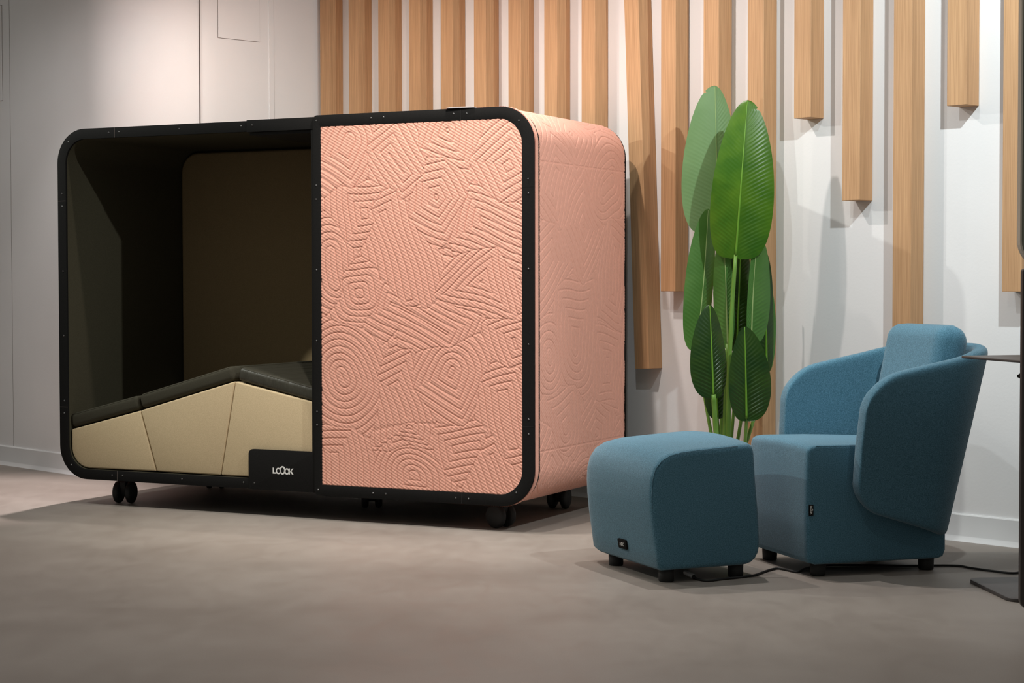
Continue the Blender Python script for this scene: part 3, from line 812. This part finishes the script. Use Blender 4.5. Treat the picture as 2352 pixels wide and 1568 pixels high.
# back cushion
def pillow(name, W_, H_, T_, mat, parent, n=28, m=36, p=5.0, r=0.06):
    bm = bmesh.new()
    rows = []
    # superellipsoid-like slab
    V = []
    for side in (1, -1):
        for i in range(n + 1):
            for j in range(m + 1):
                u = -1 + 2 * i / n; w = -1 + 2 * j / m
                # map square to rounded rectangle
                uu = math.copysign(abs(u) ** 0.8, u); ww = math.copysign(abs(w) ** 0.8, w)
                ex = W_ / 2; ez = H_ / 2
                x = uu * ex; z = ww * ez
                qx = max(0, abs(x) - (ex - r)); qz = max(0, abs(z) - (ez - r))
                q = math.hypot(qx, qz)
                if q > r:
                    x = math.copysign(ex - r + qx * r / q, x); z = math.copysign(ez - r + qz * r / q, z); q = r
                d = r - q if (qx > 0 or qz > 0) else r
                dd = min(ex - abs(x), ez - abs(z)) if not (qx > 0 and qz > 0) else r - q
                rr_ = 0.060
                k = 1.0 if dd >= rr_ else math.sqrt(max(0, 1 - ((rr_ - dd) / rr_) ** 2))
                V.append((side * (T_ / 2) * k * -1, x, z))
    fs = []
    N1 = (n + 1) * (m + 1)
    for s in (0, 1):
        for i in range(n):
            for j in range(m):
                a = s * N1 + i * (m + 1) + j
                fs.append((a, a + m + 1, a + m + 2, a + 1))
    vs = [bm.verts.new(v) for v in V]
    for q in fs:
        try: bm.faces.new([vs[k] for k in q])
        except ValueError: pass
    bmesh.ops.remove_doubles(bm, verts=bm.verts, dist=1e-4)
    bmesh.ops.recalc_face_normals(bm, faces=bm.faces)
    me = bpy.data.meshes.new(name); bm.to_mesh(me); bm.free()
    return link(name, me, mat, parent, True)
bcsh = pillow('back_cushion', 0.425, 0.47, 0.125, M_TEAL, ch)
bcsh.location = (0.545, 0.235, 0.615); bcsh.rotation_euler = (0, math.radians(12), 0)
# woven name tag on the side near the front corner
tg = empty('name_tag', (0.0105, -0.0006, 0.2285), 0); tg.parent = ch
tg['label'] = 'small black woven tag with white lettering'
box('tag_cloth', -0.0085, 0.0085, -0.0012, 0.0006, -0.018, 0.018, M_BLACK, tg)
lt = letters('lettering', loook(), (-0.0030, -0.0014, 0.0150), Vector((0, 0, -0.29)), Vector((0.29, 0, 0)), Vector((0, -1, 0)), M_WHITE, tg, 0.0003)

# ------------------------------------------------------------------ potted plant
plant = empty('potted_plant', (0.90, 7.5, 0), 0)
tag(plant, 'tall potted plant with large paddle shaped leaves beside the pod', 'plant')
PO = Vector((0.90, 7.5, 0))
lathe('pot', [(0.0, 0.0), (0.09, 0.0), (0.12, 0.22), (0.125, 0.24), (0.112, 0.24), (0.108, 0.20), (0.0, 0.20)], M_POT, plant, 40)
lathe('soil', [(0.0, 0.212), (0.109, 0.208)], M_SOIL, plant, 24)

def leaf(tip, base, width, mat, yaw=0.0, bow=0.02, fold=0.10, curl=0.0, wide_at=0.42, side=(1, 1), tip_p=0.55, base_p=0.30, notch=None, ripple=0.0022, seed=0, ribmat=None):
    """blade from base to tip. yaw turns the face about its own axis; side scales the left/right halves."""
    tip, base = Vector(tip), Vector(base)
    ax = tip - base; Ln = ax.length; ax.normalize()
    face = Vector((math.sin(yaw), -math.cos(yaw), 0.0)); face = (face - ax * face.dot(ax)).normalized()
    rgt = ax.cross(face).normalized() * -1
    if rgt.x * math.cos(yaw) < 0: rgt = -rgt
    NU, NVv = 200, 41
    V = np.zeros((NU, NVv, 3))
    for i in range(NU):
        t = i / (NU - 1)
        # outline: rounded at the base, softly pointed at the tip
        tt = max(1e-4, min(1 - 1e-4, t))
        w = (tt ** base_p) * ((1 - tt) ** tip_p)
        wm = (wide_at ** base_p) * ((1 - wide_at) ** tip_p)
        w = w / wm * width / 2
        w = min(w, width / 2 * 1.02)
        mid = base + ax * (Ln * t) + face * (bow * math.sin(PI * t)) + rgt * (curl * math.sin(PI * t))
        for j in range(NVv):
            q = -1 + 2 * j / (NVv - 1)
            sd = side[0] if q < 0 else side[1]
            aq = abs(q)
            off = w * q * sd
            dep = fold * abs(off) + 0.35 * (off * off) / max(width, 1e-3)
            # veins sweep up towards the tip away from the midrib
            ph = (t * Ln - 0.34 * width * aq ** 0.85) / 0.0165
            rp = ripple * math.sin(2 * PI * ph) * min(1, aq * 4) * (1 - aq ** 3) * min(1, (1 - t) * 6) * min(1, t * 10) * (0.22 + 1.0 * (1 - t) ** 1.5) * (1.1 if q > 0 else 0.7)
            rp += 0.004 * math.sin(7 * t + seed * 2.1 + (2 if q > 0 else 0)) * aq
            p = mid + rgt * off - face * dep + face * rp
            # the outer part of each half climbs a little at the base like a heart
            p += ax * (-0.012 * (1 - t) ** 8 * (1 - (1 - aq) ** 2) * 1.0)
            V[i, j] = (p - PO)[:]
    if notch:
        for (tn, sdn, dpt) in notch:
            for i in range(NU):
                t = i / (NU - 1)
                k = math.exp(-((t - tn) / 0.006) ** 2)
                if k < 0.02: continue
                for j in range(NVv):
                    q = -1 + 2 * j / (NVv - 1)
                    if q * sdn > 0:
                        m = V[i, NVv // 2]
                        V[i, j] = m + (V[i, j] - m) * (1 - dpt * k)
    o = grid_mesh('leaf', V.reshape(-1, 3), NU, NVv, mat, plant)
    # orient normals to the face side
    me = o.data
    nrm = me.polygons[len(me.polygons) // 2].normal
    if Vector(nrm).dot(face) < 0: me.flip_normals()
    # midrib as a child of the leaf
    pts = [Vector(V[i, NVv // 2]) + face * 0.001 for i in list(range(0, NU - 5, 9)) + [NU - 3]]
    tube('midrib', pts, [(0.0048 if ribmat is None else 0.0032) * (1 - 0.75 * k / len(pts)) for k in range(len(pts))], ribmat or M_RIBG, o, 8)
    return o
L1 = leaf((0.842, 7.68, 1.808), (0.849, 7.66, 1.203), 0.232, M_LEAF_C, 0.10, 0.01, 0.06, 0.0, 0.42, (1.18, 0.82), 0.50, 0.22, [(0.955, -1, 0.22)], 0.0012, 1, M_RIBM)
L2 = leaf((0.948, 7.45, 1.726), (0.902, 7.45, 1.100), 0.250, M_LEAF_A, -0.25, 0.03, 0.14, 0.004, 0.40, (0.98, 1.04), 0.52, 0.25, [(0.945, 1, 0.18)], 0.0022, 2)
L3 = leaf((0.806, 7.60, 1.296), (0.760, 7.60, 0.722), 0.150, M_LEAF_D, 0.5, 0.01, 0.15, 0.0, 0.42, (1.0, 0.9), 0.5, 0.3, None, 0.0009, 3, M_RIBM)
L4 = leaf((0.857, 7.49, 1.200), (0.876, 7.5, 0.737), 0.098, M_LEAF_D, -0.35, -0.01, 0.25, 0.0, 0.5, (1.25, 0.6), 0.6, 0.35, None, 0.0009, 4, M_RIBM)
L5 = leaf((0.988, 7.45, 1.180), (0.966, 7.45, 0.755), 0.150, M_LEAF_D, 0.25, -0.01, 0.15, 0.0, 0.5, (0.30, 1.15), 0.5, 0.35, None, 0.0009, 5, M_RIBM)
L6 = leaf((1.032, 7.54, 1.120), (1.040, 7.54, 0.637), 0.082, M_LEAF_B, 0.3, 0.0, 0.1, 0.0, 0.45, (1.0, 1.0), 0.5, 0.35, None, 0.0006, 6)
L6b = leaf((1.046, 7.585, 1.020), (1.050, 7.585, 0.640), 0.085, M_LEAF_D, 0.2, 0.0, 0.1, 0.0, 0.45, (1.0, 0.95), 0.5, 0.35, None, 0.0006, 7, M_RIBM)
L7 = leaf((0.792, 7.40, 0.905), (0.808, 7.40, 0.540), 0.152, M_LEAF_B, 0.25, 0.012, 0.12, -0.004, 0.36, (1.12, 0.88), 0.62, 0.33, None, 0.0020, 8)
L8 = leaf((0.925, 7.34, 0.820), (0.935, 7.35, 0.452), 0.170, M_LEAF_B, -0.1, 0.012, 0.12, 0.0, 0.33, (0.80, 1.18), 0.62, 0.33, None, 0.0020, 9)
L9 = leaf((0.825, 7.52, 0.690), (0.838, 7.52, 0.448), 0.095, M_LEAF_B, 0.2, 0.0, 0.1, 0.0, 0.4, (1, 1), 0.5, 0.3, None, 0.0015, 10)
L10 = leaf((0.948, 7.64, 1.195), (0.931, 7.64, 0.719), 0.105, M_LEAF_B, 0.0, 0.0, 0.1, 0.0, 0.45, (1, 1), 0.5, 0.3, None, 0.0015, 11)
def stem(p0, p1, r0, r1, bend=0.0):
    p0, p1 = Vector(p0) - PO, Vector(p1) - PO
    n = 14
    pts = []
    for i in range(n + 1):
        t = i / n
        p = p0.lerp(p1, t); p.x += bend * math.sin(PI * t)
        pts.append(p)
    return tube('stem', pts, [r1 + (r0 - r1) * (1 - i / n) for i in range(n + 1)], M_STEM, plant, 10)
stem((0.880, 7.48, 0.20), (0.902, 7.452, 1.105), 0.0125, 0.0075, -0.012)
stem((0.866, 7.52, 0.20), (0.876, 7.502, 0.745), 0.0115, 0.0085, -0.002)
stem((0.848, 7.47, 0.20), (0.808, 7.402, 0.545), 0.0120, 0.0095, -0.004)
stem((0.930, 7.47, 0.20), (0.935, 7.352, 0.458), 0.0090, 0.0060, 0.003)
stem((0.895, 7.54, 0.20), (0.968, 7.462, 0.770), 0.0085, 0.0050, 0.008)
stem((0.905, 7.55, 0.20), (1.040, 7.542, 0.645), 0.0080, 0.0045, 0.012)
stem((0.912, 7.56, 0.20), (1.050, 7.587, 0.645), 0.0075, 0.0045, 0.010)
stem((0.885, 7.57, 0.20), (0.931, 7.642, 0.725), 0.0080, 0.0045, 0.006)
stem((0.860, 7.57, 0.20), (0.849, 7.662, 1.210), 0.0110, 0.0060, 0.010)
stem((0.852, 7.55, 0.20), (0.760, 7.602, 0.730), 0.0085, 0.0050, -0.005)
stem((0.856, 7.54, 0.20), (0.838, 7.522, 0.452), 0.0080, 0.0050, 0.0)

# ------------------------------------------------------------------ side table at the right edge
tb = empty('side_table', (1.70, 5.95, 0), 0)
tag(tb, 'dark bronze side table with thin square top at the right edge', 'side table')
TO = Vector((1.70, 5.95, 0))
def quad_round(corner, az, lx, ly, r):
    """rounded rectangle whose first corner is at corner; first side towards az, second towards az+90 reversed"""
    c = Vector(corner); a = Vector((math.cos(az), math.sin(az))); b = Vector((a.y, -a.x))
    pts = rrect(0, lx, 0, ly, r, 6)
    return [tuple((c + a * p[0] + b * p[1])[:2]) for p in pts]
def rel(pts, o): return [(p[0] - o.x, p[1] - o.y) for p in pts]
prism('tabletop', rel(quad_round((1.478, 6.105), math.radians(15), 0.48, 0.48, 0.025), TO), 'z', 0.744, 0.752, M_TABLE, tb, 0.002, 2)
prism('base_plate', rel(quad_round((1.510, 6.12), math.radians(5), 0.46, 0.42, 0.05), TO), 'z', 0.0, 0.012, M_TABLE, tb, 0.002, 2)
lathe('column', [(0.02, 0.012), (0.02, 0.745)], M_TABLE, tb, 20, 'z', (0.03, -0.03, 0))
lathe('height_knob', [(0.0, 0.0), (0.016, 0.004), (0.030, 0.012), (0.030, 0.018), (0.018, 0.026), (0.0, 0.028)], M_RUBBER, tb, 20, 'z', (1.668 - TO.x, 5.98 - TO.y, 0.675))
box('knob_bracket', 1.668 - TO.x, 1.73 - TO.x, 5.97 - TO.y, 5.99 - TO.y, 0.695, 0.745, M_RUBBER, tb)
cd = prism('tablet', [(x, y) for x, y in quad_round((1.655, 6.02), math.radians(15), 0.2, 0.12, 0.01)], 'z', 0.7525, 0.7605, M_STEEL, None, 0.002, 2)
tag(cd, 'pale grey flat slab lying on the dark side table', 'tablet')

# mobile screen at the right edge
ms = empty('mobile_screen', (1.75, 5.20, 0), 0)
tag(ms, 'standing screen cut off by the right edge, grey green above dark below', 'screen')
prism('lower_panel', rrect(1.434 - 1.75, 0.45, 0.07, 1.034, (0.01, 0.01, 0.03, 0.03), 6), 'y', -0.012, 0.012, M_TABLE, ms, 0.003, 2)
ring('edge_trim', rrect(1.4245 - 1.75, 0.45, 1.036, 2.05, 0.075, 10), rrect(1.4295 - 1.75, 0.445, 1.041, 2.045, 0.07, 10), -0.016, 0.016, M_RIM, ms)
prism('upper_panel', rrect(1.429 - 1.75, 0.4455, 1.0405, 2.0455, 0.07, 10), 'y', -0.010, 0.010, M_GREY, ms)
for lx in (-0.20, 0.33):
    box('foot', lx - 0.02, lx + 0.02, -0.15, 0.15, 0.0, 0.02, M_RUBBER, ms, 0.004)
    box('post', lx - 0.012, lx + 0.012, -0.012, 0.012, 0.018, 0.08, M_RUBBER, ms)

# ------------------------------------------------------------------ cable on the floor
cb = [(0.613, 6.159), (0.647, 6.11), (0.706, 6.15), (0.768, 6.185), (0.822, 6.228), (0.872, 6.315), (0.918, 6.373), (0.95, 6.334), (0.977, 6.295), (1.025, 6.381), (1.103, 6.44), (1.255, 6.438), (1.385, 6.424), (1.475, 6.432), (1.557, 6.425), (1.59, 6.376), (1.648, 6.308), (1.702, 6.26), (1.749, 6.297), (1.854, 6.403)]
def smooth_path(P, k=6):
    P = [Vector((*p, 0)) for p in P]; out = []
    for i in range(len(P) - 1):
        p0, p1, p2, p3 = P[max(i - 1, 0)], P[i], P[i + 1], P[min(i + 2, len(P) - 1)]
        for j in range(k):
            t = j / k
            out.append(0.5 * ((2 * p1) + (p2 - p0) * t + (2 * p0 - 5 * p1 + 4 * p2 - p3) * t * t + (3 * p1 - p0 - 3 * p2 + p3) * t ** 3))
    out.append(P[-1]); return out
cord = empty('power_cord', (0.613, 6.159, 0))
tag(cord, 'black power cord trailing across the floor under footstool and armchair', 'cord')
tube('wire', [(p.x - 0.613, p.y - 6.159, 0.0045) for p in smooth_path(cb)], 0.004, M_RUBBER, cord, 8)
tube('plug', [(-0.024, 0.10, 0.008), (-0.003, 0.018, 0.008)], 0.008, M_STEEL, cord, 10)
tube('plug_sleeve', [(-0.003, 0.018, 0.007), (0.0, 0.0, 0.0055)], [0.0075, 0.0045], M_RUBBER, cord, 10)
